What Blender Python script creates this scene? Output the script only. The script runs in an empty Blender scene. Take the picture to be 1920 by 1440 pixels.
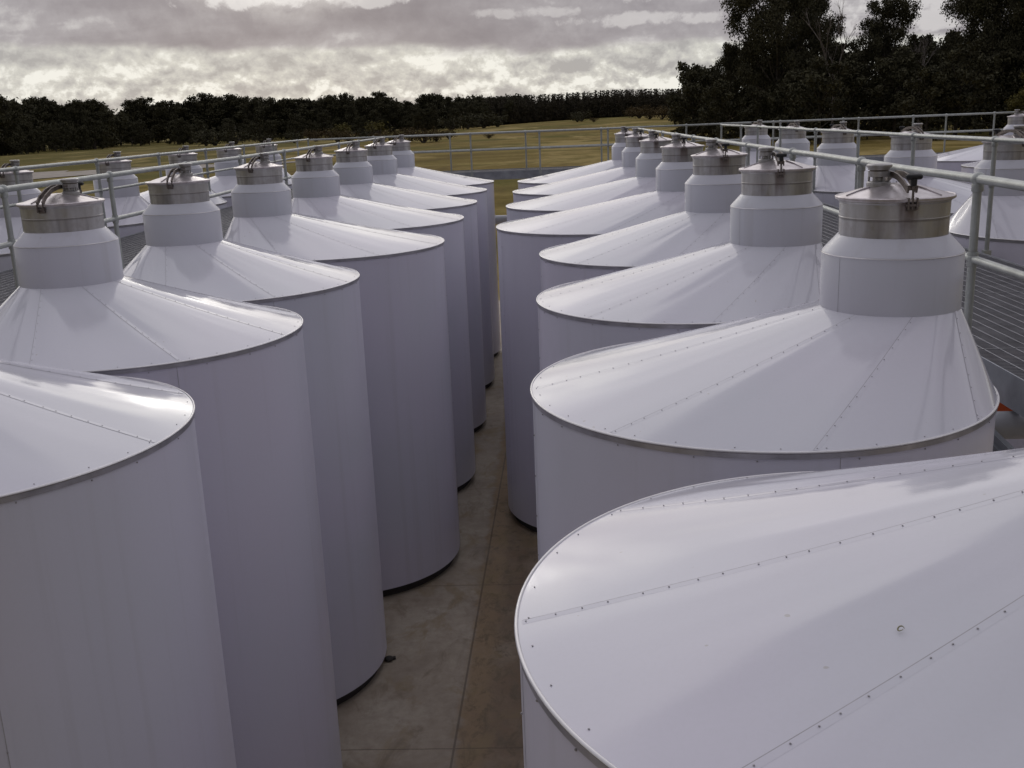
import bpy, math, random
import numpy as np
from mathutils import Vector, Matrix
R = math.radians
random.seed(7)
sc = bpy.context.scene
col = sc.collection
LEAF = (.847, 2.369, 5.76 - 1.283)
GZ = 5.76          # camera height above the concrete slab
RIM = GZ - 1.488   # height of the tank rims
LID = GZ - 0.480   # height of the hatch lids
WALK = GZ - 1.60   # top of the gratings

# ------------------------------------------------------------------ materials
def newmat(name):
    m = bpy.data.materials.new(name); m.use_nodes = True
    nt = m.node_tree; b = nt.nodes['Principled BSDF']
    return m, nt, b
def N(nt, t, **kw):
    n = nt.nodes.new(t)
    for k, v in kw.items():
        if k in ('operation', 'blend_type', 'noise_dimensions', 'data_type', 'interpolation_type', 'wave_type', 'bands_direction', 'feature', 'normalize', 'noise_type'):
            setattr(n, k, v)
        else:
            n.inputs[k].default_value = v
    return n
def L(nt, a, b): nt.links.new(a, b)
def ramp(nt, fac, stops, spline=False):
    r = nt.nodes.new('ShaderNodeValToRGB'); L(nt, fac, r.inputs[0]); r.color_ramp.interpolation = 'B_SPLINE' if spline else 'LINEAR'
    e = r.color_ramp.elements
    while len(e) < len(stops): e.new(0.5)
    for i, (p, c) in enumerate(stops):
        e[i].position = p; e[i].color = (c[0], c[1], c[2], 1)
    return r.outputs[0]
def maprange(nt, v, a, b, c=0., d=1., smooth=True):
    n = nt.nodes.new('ShaderNodeMapRange'); n.interpolation_type = 'SMOOTHSTEP' if smooth else 'LINEAR'
    L(nt, v, n.inputs[0]); n.inputs[1].default_value = a; n.inputs[2].default_value = b
    n.inputs[3].default_value = c; n.inputs[4].default_value = d
    return n.outputs[0]
def math_(nt, op, a, b=None, c=None):
    n = nt.nodes.new('ShaderNodeMath'); n.operation = op
    for i, v in enumerate((a, b, c)):
        if v is None: continue
        if isinstance(v, (int, float)): n.inputs[i].default_value = v
        else: L(nt, v, n.inputs[i])
    return n.outputs[0]
def mixc(nt, f, a, b, mode='MIX'):
    n = nt.nodes.new('ShaderNodeMix'); n.data_type = 'RGBA'; n.blend_type = mode
    for i, v in ((0, f), (6, a), (7, b)):
        if isinstance(v, (int, float)): n.inputs[i].default_value = v
        elif isinstance(v, tuple): n.inputs[i].default_value = (v[0], v[1], v[2], 1)
        else: L(nt, v, n.inputs[i])
    return n.outputs[2]
def coords(nt, scale=(1, 1, 1), which='Object', loc=(0, 0, 0)):
    tc = nt.nodes.new('ShaderNodeTexCoord'); mp = nt.nodes.new('ShaderNodeMapping')
    L(nt, tc.outputs[which], mp.inputs[0]); mp.inputs['Scale'].default_value = scale
    mp.inputs['Location'].default_value = loc
    return mp.outputs[0]
def noise(nt, vec, scale, detail=4., rough=.55, dist=0.):
    n = N(nt, 'ShaderNodeTexNoise', Scale=scale, Detail=detail, Roughness=rough, Distortion=dist)
    L(nt, vec, n.inputs['Vector']); return n.outputs[0]
def bump(nt, b, h, strength, dist):
    n = nt.nodes.new('ShaderNodeBump'); n.inputs['Strength'].default_value = strength
    n.inputs['Distance'].default_value = dist; L(nt, h, n.inputs['Height'])
    L(nt, n.outputs[0], b.inputs['Normal'])

def paint(name, base, rough, dirt=.12, oil=.012, streak=0., spots=.6):
    m, nt, b = newmat(name)
    v = coords(nt)
    oi = nt.nodes.new('ShaderNodeObjectInfo')
    off = nt.nodes.new('ShaderNodeVectorMath'); off.operation = 'ADD'; L(nt, v, off.inputs[0])
    rn = math_(nt, 'MULTIPLY', oi.outputs['Random'], 37.)
    cb = nt.nodes.new('ShaderNodeCombineXYZ'); L(nt, rn, cb.inputs[0]); L(nt, rn, cb.inputs[1]); L(nt, cb.outputs[0], off.inputs[1])
    vv = off.outputs[0]
    n1 = noise(nt, vv, .8, 2, .45)
    n2 = noise(nt, vv, 60., 3, .6)
    sp = noise(nt, vv, 23., 1, .3)
    c = ramp(nt, n1, [(.3, (base[0] * (1 - dirt), base[1] * (1 - dirt * .5), base[2] * (1 - dirt))), (.5, base), (.7, (base[0] * 1.01, base[1] * .985, base[2] * 1.))], True)
    c = mixc(nt, maprange(nt, sp, .80, .83, 0., spots), c, (.45, .42, .38))
    if streak:
        svn = nt.nodes.new('ShaderNodeMapping'); L(nt, vv, svn.inputs[0]); svn.inputs['Scale'].default_value = (9, 9, .22)
        sk = noise(nt, svn.outputs[0], 1., 4, .6)
        c = mixc(nt, maprange(nt, sk, .52, .72, 0., streak), c, (.40, .385, .37))
    c = mixc(nt, maprange(nt, n2, .35, .75, 0., .06), c, (.5, .5, .5))
    L(nt, c, b.inputs['Base Color'])
    b.inputs['Roughness'].default_value = rough
    b.inputs['Specular IOR Level'].default_value = .5
    lo = noise(nt, vv, .8, 1, .4)
    fine = noise(nt, vv, 170., 2, .5)
    h = math_(nt, 'ADD', math_(nt, 'MULTIPLY', lo, oil), math_(nt, 'MULTIPLY', fine, .00010))
    bump(nt, b, h, 1., 1.)
    return m
M = {}
M['white'] = paint('white_paint', (.65, .645, .705), .10, .04, .012)
M['wall'] = paint('cladding_paint', (.64, .63, .72), .30, .05, .006, .13, 0.)
M['neck'] = paint('neck_paint', (.58, .585, .645), .33, .04, .004, .2, .3)

def simple(name, base, rough, metal=0., nscale=8., var=.25, bmp=0.):
    m, nt, b = newmat(name)
    n1 = noise(nt, coords(nt), nscale, 5, .6)
    L(nt, ramp(nt, n1, [(.3, tuple(x * (1 - var) for x in base)), (.7, tuple(min(1, x * (1 + var * .5)) for x in base))]), b.inputs['Base Color'])
    b.inputs['Roughness'].default_value = rough; b.inputs['Metallic'].default_value = metal
    if bmp: bump(nt, b, n1, .4, bmp)
    return m
M['seam'] = simple('seam_edge', (.40, .39, .41), .5)
M['screw'] = simple('screw_head', (.36, .35, .36), .4, .3)
M['trim'] = simple('rim_trim', (.46, .45, .47), .36, .6, 5., .35)
M['lip'] = simple('rolled_lip', (.72, .71, .72), .25, .3, 3., .15)
M['galv'] = simple('galvanised_pipe', (.40, .42, .40), .42, .45, 9., .22)
M['beam'] = simple('galvanised_beam', (.30, .32, .35), .5, .35, 4., .3)
M['grate'] = simple('galvanised_grating', (.30, .30, .32), .45, .35, 6., .3)
M['greypipe'] = simple('grey_pipe', (.42, .43, .46), .4, .1, 3., .15)
M['black'] = simple('black_plastic', (.012, .012, .013), .45)
M['cast'] = simple('dull_cast_steel', (.20, .17, .15), .5, .6, 25., .4)
M['valve'] = simple('valve_steel', (.42, .41, .40), .38, .6, 20., .25)
M['orange'] = simple('orange_paint', (.75, .13, .03), .5)
M['leaf_litter'] = simple('dry_leaf', (.30, .28, .16), .7)
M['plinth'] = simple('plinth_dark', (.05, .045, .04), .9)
M['bark'] = simple('bark', (.10, .085, .07), .95, 0., 2., .5, .02)
M['deadwood'] = simple('pale_deadwood', (.22, .19, .17), .9, 0., 2., .4)

# stainless steel with streaks; stain on the local +x side
def steel():
    m, nt, b = newmat('stained_stainless_steel')
    tc = nt.nodes.new('ShaderNodeTexCoord')
    sx = nt.nodes.new('ShaderNodeSeparateXYZ'); L(nt, tc.outputs['Object'], sx.inputs[0])
    ang = math_(nt, 'ARCTAN2', sx.outputs[1], sx.outputs[0])
    oi = nt.nodes.new('ShaderNodeObjectInfo')
    cb = nt.nodes.new('ShaderNodeCombineXYZ'); L(nt, sx.outputs[0], cb.inputs[0]); L(nt, sx.outputs[1], cb.inputs[1])
    L(nt, math_(nt, 'ADD', math_(nt, 'MULTIPLY', sx.outputs[2], .12), math_(nt, 'MULTIPLY', oi.outputs['Random'], 9.)), cb.inputs[2])
    streak = noise(nt, cb.outputs[0], 9., 4, .6)
    mott = noise(nt, tc.outputs['Object'], 14., 4, .6)
    c = ramp(nt, streak, [(.28, (.25, .245, .245)), (.5, (.44, .43, .43)), (.72, (.58, .58, .585))])
    c = mixc(nt, maprange(nt, mott, .45, .7, 0, .4), c, (.33, .29, .255))
    upper = maprange(nt, sx.outputs[2], -.115, -.105, 0., 1.)
    c = mixc(nt, math_(nt, 'MULTIPLY', upper, .3), c, (.53, .52, .49))
    band = maprange(nt, math_(nt, 'ABSOLUTE', math_(nt, 'ADD', sx.outputs[2], .11)), .004, .012, .45, 0.)
    c = mixc(nt, band, c, (.16, .14, .12))
    wid = math_(nt, 'ADD', math_(nt, 'ABSOLUTE', ang), math_(nt, 'MULTIPLY', math_(nt, 'SUBTRACT', streak, .5), .5))
    st = math_(nt, 'MULTIPLY', maprange(nt, wid, .05, .26, .85, 0.), maprange(nt, sx.outputs[2], -.20, -.02, .25, 1.))
    c = mixc(nt, st, c, (.10, .06, .045))
    L(nt, c, b.inputs['Base Color'])
    b.inputs['Metallic'].default_value = .72
    L(nt, maprange(nt, mott, .3, .7, .28, .5), b.inputs['Roughness'])
    return m
M['steel'] = steel()
def lidmat():
    m, nt, b = newmat('lid_stainless_steel')
    n1 = noise(nt, coords(nt), 12., 5, .6)
    L(nt, ramp(nt, n1, [(.3, (.36, .32, .32)), (.6, (.58, .54, .55))]), b.inputs['Base Color'])
    b.inputs['Metallic'].default_value = .7; b.inputs['Roughness'].default_value = .3
    return m
M['lid'] = lidmat()

def leafmat(name, a, c2):
    m, nt, b = newmat(name)
    n1 = noise(nt, coords(nt), .45, 3, .6)
    n2 = noise(nt, coords(nt), 5., 2, .5)
    f = math_(nt, 'ADD', math_(nt, 'MULTIPLY', n1, .7), math_(nt, 'MULTIPLY', n2, .3))
    L(nt, ramp(nt, f, [(.36, a), (.62, c2)]), b.inputs['Base Color'])
    b.inputs['Roughness'].default_value = .9
    b.inputs['Specular IOR Level'].default_value = .05
    return m
M['leaf'] = leafmat('eucalypt_leaves', (.045, .043, .030), (.100, .095, .056))
M['leaf2'] = leafmat('olive_leaves', (.080, .070, .030), (.16, .145, .050))
M['pine'] = leafmat('pine_needles', (.040, .036, .028), (.075, .066, .044))
M['bush'] = leafmat('scrub_leaves', (.060, .045, .026), (.12, .092, .045))

def groundmat():
    m, nt, b = newmat('dry_grass')
    tc = nt.nodes.new('ShaderNodeTexCoord'); v = tc.outputs['Object']
    big = noise(nt, v, .018, 5, .6)
    mid = noise(nt, coords(nt, (.35, 1.3, 1)), .09, 6, .65)
    fin = noise(nt, v, 1.4, 5, .7)
    c = ramp(nt, mid, [(.30, (.150, .112, .036)), (.48, (.225, .170, .056)), (.68, (.32, .25, .092))])
    c = mixc(nt, maprange(nt, big, .46, .60, 0., .8), c, (.120, .115, .032))
    sx = nt.nodes.new('ShaderNodeSeparateXYZ'); L(nt, v, sx.inputs[0])
    # greener to the left and far away
    gl = math_(nt, 'MULTIPLY', maprange(nt, sx.outputs[0], -35., -75.), maprange(nt, fin, .2, .8, .55, .95))
    c = mixc(nt, gl, c, (.125, .113, .038))
    c = mixc(nt, maprange(nt, fin, .35, .75, 0., .45), c, (.06, .05, .014))
    pat = noise(nt, coords(nt, (1., .45, 1)), .055, 7, .72, .6)
    c = mixc(nt, maprange(nt, pat, .52, .64, 0., .6), c, (.115, .082, .036))
    pat2 = noise(nt, coords(nt, (1., .5, 1), loc=(40, 9, 0)), .03, 6, .7, .4)
    c = mixc(nt, maprange(nt, pat2, .50, .62, 0., .7), c, (.40, .31, .13))
    L(nt, c, b.inputs['Base Color']); b.inputs['Roughness'].default_value = 1.
    b.inputs['Specular IOR Level'].default_value = .02
    bump(nt, b, fin, .6, .15)
    return m
M['ground'] = groundmat()
def concretemat():
    m, nt, b = newmat('stained_concrete')
    tc = nt.nodes.new('ShaderNodeTexCoord'); v = tc.outputs['Object']
    sx = nt.nodes.new('ShaderNodeSeparateXYZ'); L(nt, v, sx.inputs[0])
    big = noise(nt, v, .9, 6, .65, .3); fin = noise(nt, v, 7., 6, .7); wob = noise(nt, v, 3., 4, .6)
    c = ramp(nt, big, [(.3, (.27, .22, .165)), (.5, (.40, .34, .262)), (.7, (.50, .445, .36))])
    # rust-brown stained gutter strip to the right of the long joint
    gx = math_(nt, 'ADD', sx.outputs[0], math_(nt, 'MULTIPLY', math_(nt, 'SUBTRACT', wob, .5), .25))
    g = math_(nt, 'MULTIPLY', maprange(nt, gx, -1.12, -.92), maprange(nt, gx, .1, -.5))
    c = mixc(nt, math_(nt, 'MULTIPLY', g, maprange(nt, big, .25, .75, .95, .35)), c, (.20, .125, .062))
    g2 = math_(nt, 'MULTIPLY', maprange(nt, gx, -1.06, -1.0), maprange(nt, gx, -.66, -.86))
    c = mixc(nt, math_(nt, 'MULTIPLY', g2, maprange(nt, fin, .3, .65, .25, .85)), c, (.36, .245, .125))
    moss = noise(nt, coords(nt, (1.3, .8, 1)), 5., 7, .75, .4)
    c = mixc(nt, math_(nt, 'MULTIPLY', g, maprange(nt, moss, .46, .66, 0., .65)), c, (.105, .082, .045))
    blot = noise(nt, coords(nt, (1.6, .7, 1)), 2.2, 5, .7, .8)
    c = mixc(nt, maprange(nt, blot, .50, .72, 0., .55), c, (.15, .115, .07))
    c = mixc(nt, maprange(nt, fin, .3, .8, 0., .45), c, (.19, .155, .11))
    stain = noise(nt, coords(nt, (1., .6, 1), loc=(3, 5, 0)), 1.7, 6, .65, .5)
    c = mixc(nt, maprange(nt, stain, .52, .66, 0., .6), c, (.27, .20, .10))
    # joints
    wy = math_(nt, 'ADD', sx.outputs[1], math_(nt, 'MULTIPLY', math_(nt, 'SUBTRACT', wob, .5), .03))
    jy = math_(nt, 'PINGPONG', math_(nt, 'SUBTRACT', wy, 8.5), 1.75)
    jx = math_(nt, 'ABSOLUTE', math_(nt, 'ADD', sx.outputs[0], math_(nt, 'MULTIPLY_ADD', sx.outputs[1], -.016, 1.2)))
    j = math_(nt, 'MAXIMUM', maprange(nt, jx, .006, .016, 1., 0.), maprange(nt, jy, .004, .012, .9, 0.))
    c = mixc(nt, math_(nt, 'MULTIPLY', j, .6), c, (.08, .06, .04))
    L(nt, c, b.inputs['Base Color'])
    L(nt, maprange(nt, big, .3, .7, .55, .9), b.inputs['Roughness'])
    bump(nt, b, fin, .3, .004)
    return m
M['concrete'] = concretemat()
M['track'] = simple('pale_gravel', (.36, .32, .27), 1., 0., .4, .3)
M['asphalt'] = simple('gravel_yard', (.19, .18, .16), 1., 0., 1., .3)

# ------------------------------------------------------------------ mesh helpers
class MB:
    def __init__(s): s.v = []; s.f = []; s.m = []
    def add(s, vs, fs, mi=0):
        o = len(s.v); s.v += [tuple(p) for p in vs]; s.f += [tuple(i + o for i in f) for f in fs]; s.m += [mi] * len(fs)
    def box(s, c, size, mi=0, rot=None):
        hx, hy, hz = (k / 2 for k in size); vs = []
        for x in (-hx, hx):
            for y in (-hy, hy):
                for z in (-hz, hz):
                    p = Vector((x, y, z))
                    if rot is not None: p = rot @ p
                    vs.append(p + Vector(c))
        s.add(vs, [(0, 1, 3, 2), (4, 6, 7, 5), (0, 4, 5, 1), (2, 3, 7, 6), (0, 2, 6, 4), (1, 5, 7, 3)], mi)
    def lathe(s, prof, n=64, c=(0, 0), mi=0, caps=(False, False)):
        vs = []; fs = []
        for (r, z) in prof:
            for k in range(n):
                a = 2 * math.pi * k / n; vs.append((c[0] + r * math.cos(a), c[1] + r * math.sin(a), z))
        for i in range(len(prof) - 1):
            for k in range(n):
                k2 = (k + 1) % n
                fs.append((i * n + k, i * n + k2, (i + 1) * n + k2, (i + 1) * n + k))
        if caps[0]: fs.append(tuple(range(n))[::-1])
        if caps[1]: fs.append(tuple((len(prof) - 1) * n + k for k in range(n)))
        s.add(vs, fs, mi)
    def tube(s, pts, rad, n=12, mi=0, cap=True):
        pts = [Vector(p) for p in pts]; rs = rad if isinstance(rad, (list, tuple)) else [rad] * len(pts)
        vs = []; fs = []; up = None
        for i, p in enumerate(pts):
            t = (pts[min(i + 1, len(pts) - 1)] - pts[max(i - 1, 0)]).normalized()
            if up is None:
                up = Vector((0, 0, 1)) if abs(t.z) < .9 else Vector((1, 0, 0))
            a = t.cross(up).normalized(); b = a.cross(t).normalized(); up = b
            for k in range(n):
                an = 2 * math.pi * k / n
                vs.append(p + rs[i] * (math.cos(an) * a + math.sin(an) * b))
        for i in range(len(pts) - 1):
            for k in range(n):
                k2 = (k + 1) % n
                fs.append((i * n + k, i * n + k2, (i + 1) * n + k2, (i + 1) * n + k))
        if cap:
            fs.append(tuple(range(n))[::-1]); fs.append(tuple((len(pts) - 1) * n + k for k in range(n)))
        s.add(vs, fs, mi)
    def ball(s, c, r, n=12, m=8, mi=0, sz=1.):
        prof = [(max(r * math.sin(math.pi * i / m), 1e-4), c[2] - sz * r * math.cos(math.pi * i / m)) for i in range(m + 1)]
        s.lathe(prof, n, (c[0], c[1]), mi)
    def mesh(s, name, mats, smooth=None):
        me = bpy.data.meshes.new(name); me.from_pydata(s.v, [], s.f)
        for mm in mats: me.materials.append(M[mm])
        me.polygons.foreach_set('material_index', s.m)
        me.validate(); me.update()
        import bmesh
        bm = bmesh.new(); bm.from_mesh(me); bmesh.ops.recalc_face_normals(bm, faces=bm.faces); bm.to_mesh(me); bm.free()
        if smooth:
            for p in me.polygons: p.use_smooth = True
            try: me.set_sharp_from_angle(angle=R(smooth))
            except Exception: pass
        return me
def link(name, data, parent=None, loc=(0, 0, 0), rz=0.):
    o = bpy.data.objects.new(name, data); col.objects.link(o)
    o.location = loc; o.rotation_euler = (0, 0, rz)
    if parent: o.parent = parent
    return o
def tag(o, label=None, cat=None, group=None, kind=None):
    if label: o['label'] = label
    if cat: o['category'] = cat
    if group: o['group'] = group
    if kind: o['kind'] = kind
    return o

# ------------------------------------------------------------------ storage tanks
def cone_pt(th, t, r, nx, z0, z1, rn, ripple):
    """point of the ruled roof between rim circle and neck circle; t=0 rim, t=1 neck"""
    c, s_ = math.cos(th), math.sin(th)
    x0, y0 = r * c, r * s_; x1, y1 = nx + rn * c, rn * s_
    x = x0 + (x1 - x0) * t; y = y0 + (y1 - y0) * t; z = z0 + (z1 - z0) * t
    # hand-rolled sheet: soft folds, strongest on the steep (neck) side
    run = math.hypot(x1 - x0, y1 - y0); steep = min(1., .45 / (run + .05))
    d = ripple * steep * math.sin(math.pi * t) ** .7 * (math.sin(11 * th + .8) + .6 * math.sin(17 * th + 2.1))
    d += .5 * math.sin(math.pi * min(1, t * 1.05)) * (.0009 * math.sin(23 * th + 3 * t) + .0005 * math.sin(41 * th - 2.5 * t + 1) + .0004 * math.sin(31 * th + 7 * t))
    # slight sag of the sheets
    z -= .012 * math.sin(math.pi * t) * min(1, run)
    nlen = math.hypot(run, z1 - z0); nxv = (z1 - z0) / nlen; nz = run / nlen
    return (x + d * nxv * c, y + d * nxv * s_, z + d * nz)
def make_roof(r, nx, seams, seed):
    rnd = random.Random(seed)
    z0, z1, rn = RIM, GZ - 1.070, .362
    mb = MB(); n = 288; m = 16
    vs = [cone_pt(2 * math.pi * k / n, i / m, r + .004, nx, z0, z1, rn, .0045) for i in range(m + 1) for k in range(n)]
    fs = [(i * n + k, i * n + (k + 1) % n, (i + 1) * n + (k + 1) % n, (i + 1) * n + k) for i in range(m) for k in range(n)]
    mb.add(vs, fs, 0)
    # lapped seams with screws: a thin raised strip of the same sheet with a dark edge line
    for a in seams:
        th = R(a); K = 26
        A = []; B = []; C_ = []; up = .0012
        for i in range(K + 1):
            t = i / K * .985 + .01
            p = Vector(cone_pt(th, t, r + .004, nx, z0, z1, rn, .0045)); q = Vector(cone_pt(th + .01, t, r + .004, nx, z0, z1, rn, .0045))
            d = (q - p).normalized(); g = Vector(cone_pt(th, min(t + .02, 1), r + .004, nx, z0, z1, rn, .0045)) - Vector(cone_pt(th, t - .01, r + .004, nx, z0, z1, rn, .0045))
            nn = d.cross(g.normalized()).normalized()
            if nn.z < 0: nn = -nn
            A.append(p - d * .0014 + nn * up); B.append(p + d * .0014 + nn * up); C_.append(p + d * .026 + nn * .0003)
        vs = A + B + C_; k = K + 1
        mb.add(vs, [(i, i + 1, k + i + 1, k + i) for i in range(K)], 1)
        mb.add(vs, [(k + i, k + i + 1, 2 * k + i + 1, 2 * k + i) for i in range(K)], 0)
        i0 = Vector(cone_pt(th, 0, r, nx, z0, z1, rn, 0)); i1 = Vector(cone_pt(th, 1, r, nx, z0, z1, rn, 0)); Ls = (i1 - i0).length
        ns = max(3, int(Ls / .085))
        for j in range(ns):
            t = (j + .4 + rnd.uniform(-.15, .15)) / ns
            p = Vector(cone_pt(th, t, r + .004, nx, z0, z1, rn, .0045)); q = Vector(cone_pt(th + .01, t, r + .004, nx, z0, z1, rn, .0045)); d = (q - p).normalized()
            mb.ball(p + d * .012 + Vector((0, 0, .003)), .0031, 6, 4, 2, .6)
    # screws round the rim
    for j in range(34):
        a = 2 * math.pi * (j + rnd.uniform(-.2, .2)) / 34
        p = cone_pt(a, .022, r + .004, nx, z0, z1, rn, .0045)
        mb.ball((p[0], p[1], p[2] + .002), .0034, 6, 4, 2, .6)
    return mb.mesh('roof', ['white', 'seam', 'screw'], 40)
def make_body(r, seed):
    rnd = random.Random(seed); mb = MB()
    zb, zt = .12, RIM - .03
    mb.lathe([(r - .03, zb + .002), (r, zb), (r, zt)], 160, mi=0)
    for a in (17, 107, 197, 287):
        th = R(a + seed * 13 % 40 - 23); K = 2
        for z_ in np.arange(zb + .08, zt - .02, .24 if K else 1):
            mb.box((0, 0, 0), (.0, .0, .0), 0) if False else None
            ca, sa = math.cos(th), math.sin(th)
            mb.ball(((r + .004) * ca, (r + .004) * sa, z_), .0042, 6, 4, 2)
        e = .0018 / r
        vs = [((r + .0016) * math.cos(th + d), (r + .0016) * math.sin(th + d), z) for z in (zb, zt) for d in (-e, e)]
        mb.add(vs, [(0, 1, 3, 2)], 1)
        vs = [((r + q) * math.cos(th + d), (r + q) * math.sin(th + d), z) for z in (zb, zt) for d, q in ((e, .0016), (e + .03 / r, .0009))]
        mb.add(vs, [(0, 1, 3, 2)], 0)
    for j in range(22):
        a = 2 * math.pi * (j + rnd.uniform(-.2, .2)) / 22
        mb.ball(((r + .002) * math.cos(a), (r + .002) * math.sin(a), RIM - .045), .0042, 6, 4, 2)
    return mb.mesh('body', ['wall', 'seam', 'screw'], 40)
def make_rim(r):
    mb = MB()
    mb.lathe([(r + .001, RIM - .034), (r + .007, RIM - .033), (r + .009, RIM - .008), (r + .003, RIM - .006)], 160, mi=0)
    prof = [(r + .0065 + .0065 * math.cos(a), RIM - .001 + .0065 * math.sin(a)) for a in [2 * math.pi * k / 8 for k in range(9)]]
    mb.lathe(prof, 160, mi=1)
    return mb.mesh('rim_trim', ['trim', 'lip'], 50)
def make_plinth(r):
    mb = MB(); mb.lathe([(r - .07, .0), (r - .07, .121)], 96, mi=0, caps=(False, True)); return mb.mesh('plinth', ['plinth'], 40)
def make_neck():
    mb = MB(); z0 = GZ - 1.12; zs = GZ - .770; zt = GZ - .682
    mb.lathe([(.365, z0), (.365, zs - .004), (.362, zs + .002), (.284, zt), (.279, zt)], 96, mi=0)
    # shoulder bead, base flashing, lap seam
    mb.lathe([(.3655, zs - .010), (.3675, zs - .006), (.3655, zs - .001)], 96, mi=1)
    th = R(208); vs = []
    for z, rr in ((GZ - 1.08, .3662), (zs - .012, .3662)):
        for d in (-.003, .003): vs.append((rr * math.cos(th + d), rr * math.sin(th + d), z))
    mb.add(vs, [(0, 1, 3, 2)], 2)
    return mb.mesh('neck_collar', ['neck', 'lip', 'seam'], 30)
def make_drum():        # origin at lid level
    mb = MB()
    mb.lathe([(.278, -.215), (.279, -.112), (.2815, -.110), (.2815, -.104), (.280, -.102), (.281, -.030), (.287, -.022), (.287, -.006)], 96, mi=0)
    return mb.mesh('hatch_drum', ['steel'], 35)
def make_lid():
    mb = MB()
    mb.lathe([(.288, -.014), (.300, -.015), (.3045, -.010), (.3045, .000), (.299, .005), (.292, .002), (.285, .003), (.20, .030), (.10, .055), (.06, .061), (.001, .063)], 96, mi=0)
    # pressed stiffening ribs
    for a in (40, 160, 280):
        th = R(a); c, s_ = math.cos(th), math.sin(th)
        mb.tube([(.27 * c, .27 * s_, .009), (.18 * c, .18 * s_, .038), (.09 * c, .09 * s_, .062)], [.004, .006, .004], 8)
    return mb.mesh('hatch_lid', ['lid'], 30)
def make_valve():
    mb = MB(); c = (0, 0)
    mb.lathe([(.056, .040), (.058, .060), (.056, .078), (.050, .084), (.030, .088), (.030, .108), (.036, .112), (.050, .116), (.052, .150)], 32, mi=0)
    mb.lathe([(.052, .150), (.045, .152), (.045, .158), (.052, .160)], 32, mi=1)
    mb.lathe([(.052, .160), (.053, .172), (.060, .176), (.061, .190), (.052, .198), (.001, .200)], 32, mi=0)
    for k in range(6):
        a = R(60 * k + 15); mb.box((.046 * math.cos(a), .046 * math.sin(a), .100), (.009, .009, .034), 0)
    mb.tube([(-.05, 0, .135), (-.085, .0, .137)], .009, 8, 1)
    mb.v = [(p[0] * 1.08, p[1] * 1.08 - .088, p[2] * .80 + .008) for p in mb.v]
    return mb.mesh('vent_valve', ['valve', 'cast'], 30)
def make_arm():          # bridge clamp from hinge (-x) over the lid to +x
    mb = MB()
    for sy in (-.021, .021):
        P = [(-.30, sy, .012), (-.25, sy, .052), (-.15, sy, .094), (-.06, sy * 1.25, .110), (.05, sy * 1.25, .110), (.12, sy * 1.2, .102), (.20, sy, .078), (.285, sy, .046)]
        for a, b_ in zip(P[:-1], P[1:]):
            a = Vector(a); b_ = Vector(b_); d = b_ - a; q = d.to_track_quat('X', 'Z').to_matrix()
            mb.box((a + b_) / 2, (d.length + .008, .010, .030), 0, q)
    mb.box((.275, 0, .056), (.030, .052, .024), 0)
    mb.box((-.11, 0, .100), (.020, .06, .018), 0)
    return mb.mesh('clamp_arm', ['cast'])
def make_knob():
    mb = MB()
    mb.tube([(.30, 0, -.050), (.30, 0, .088)], .0065, 8, 1)
    mb.lathe([(.010, .066), (.016, .070), (.017, .100), (.012, .104)], 16, (.30, 0), 0, (True, True))
    mb.tube([(.30, -.040, .110), (.30, -.03, .112), (.30, .03, .112), (.30, .040, .110)], [.011, .015, .015, .011], 10, 0)
    return mb.mesh('clamp_knob', ['black', 'cast'], 40)
def make_bracket(x):
    mb = MB()
    for sy in (-.022, .022): mb.box((x, sy, -.022), (.034, .007, .060), 0)
    mb.tube([(x + .004, -.032, -.030), (x + .004, .032, -.030)], .008, 8, 0)
    mb.box((x - .012 * (1 if x > 0 else -1), 0, -.045), (.010, .05, .03), 0)
    return mb.mesh('hinge_bracket', ['cast'], 40)
COMMON = dict(neck=make_neck(), drum=make_drum(), lid=make_lid(), valve=make_valve(), arm=make_arm(), knob=make_knob(), b1=make_bracket(.296), b2=make_bracket(-.296))
RSEAM = [-89, -134, -179, 136, 91, 46, 1, -44]
LSEAM = [-56, -12, 33, 78, 123, 168, -146, -101]
def make_proto(r, nx, seams, knob, seed):
    root = link('storage_tank', None); root.empty_display_size = .3
    link('body', make_body(r, seed), root); link('plinth', make_plinth(r), root)
    link('rim_trim', make_rim(r), root); link('roof', make_roof(r, nx, seams, seed), root)
    link('neck_collar', COMMON['neck'], root, (nx, 0, 0))
    link('hatch_drum', COMMON['drum'], root, (nx, 0, LID), R(knob))
    ld = link('hatch_lid', COMMON['lid'], root, (nx, 0, LID), R(knob))
    link('vent_valve', COMMON['valve'], ld); link('clamp_arm', COMMON['arm'], ld); link('clamp_knob', COMMON['knob'], ld)
    link('hinge_bracket', COMMON['b1'], ld); link('hinge_bracket', COMMON['b2'], ld)
    return root
def copy_tree(o, parent=None):
    c = o.copy(); col.objects.link(c)
    if parent: c.parent = parent
    for ch in [x for x in col.objects if x.parent == o]: copy_tree(ch, c)
    return c
def row(spots, r, nx, seams, knob, seed, labels, group):
    proto = make_proto(r, nx, seams, knob, seed)
    for i, ((x, y), lb) in enumerate(zip(spots, labels)):
        o = proto if i == 0 else copy_tree(proto)
        o.location = (x, y, 0)
        tag(o, lb, 'storage tank', group)
        jit = random.Random(seed * 100 + i).uniform(-6, 6)
        for ch in o.children:
            if ch.name.startswith('hatch_'): ch.rotation_euler[2] += R(jit)
GI = 'white storage tanks either side of the central aisle'
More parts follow.
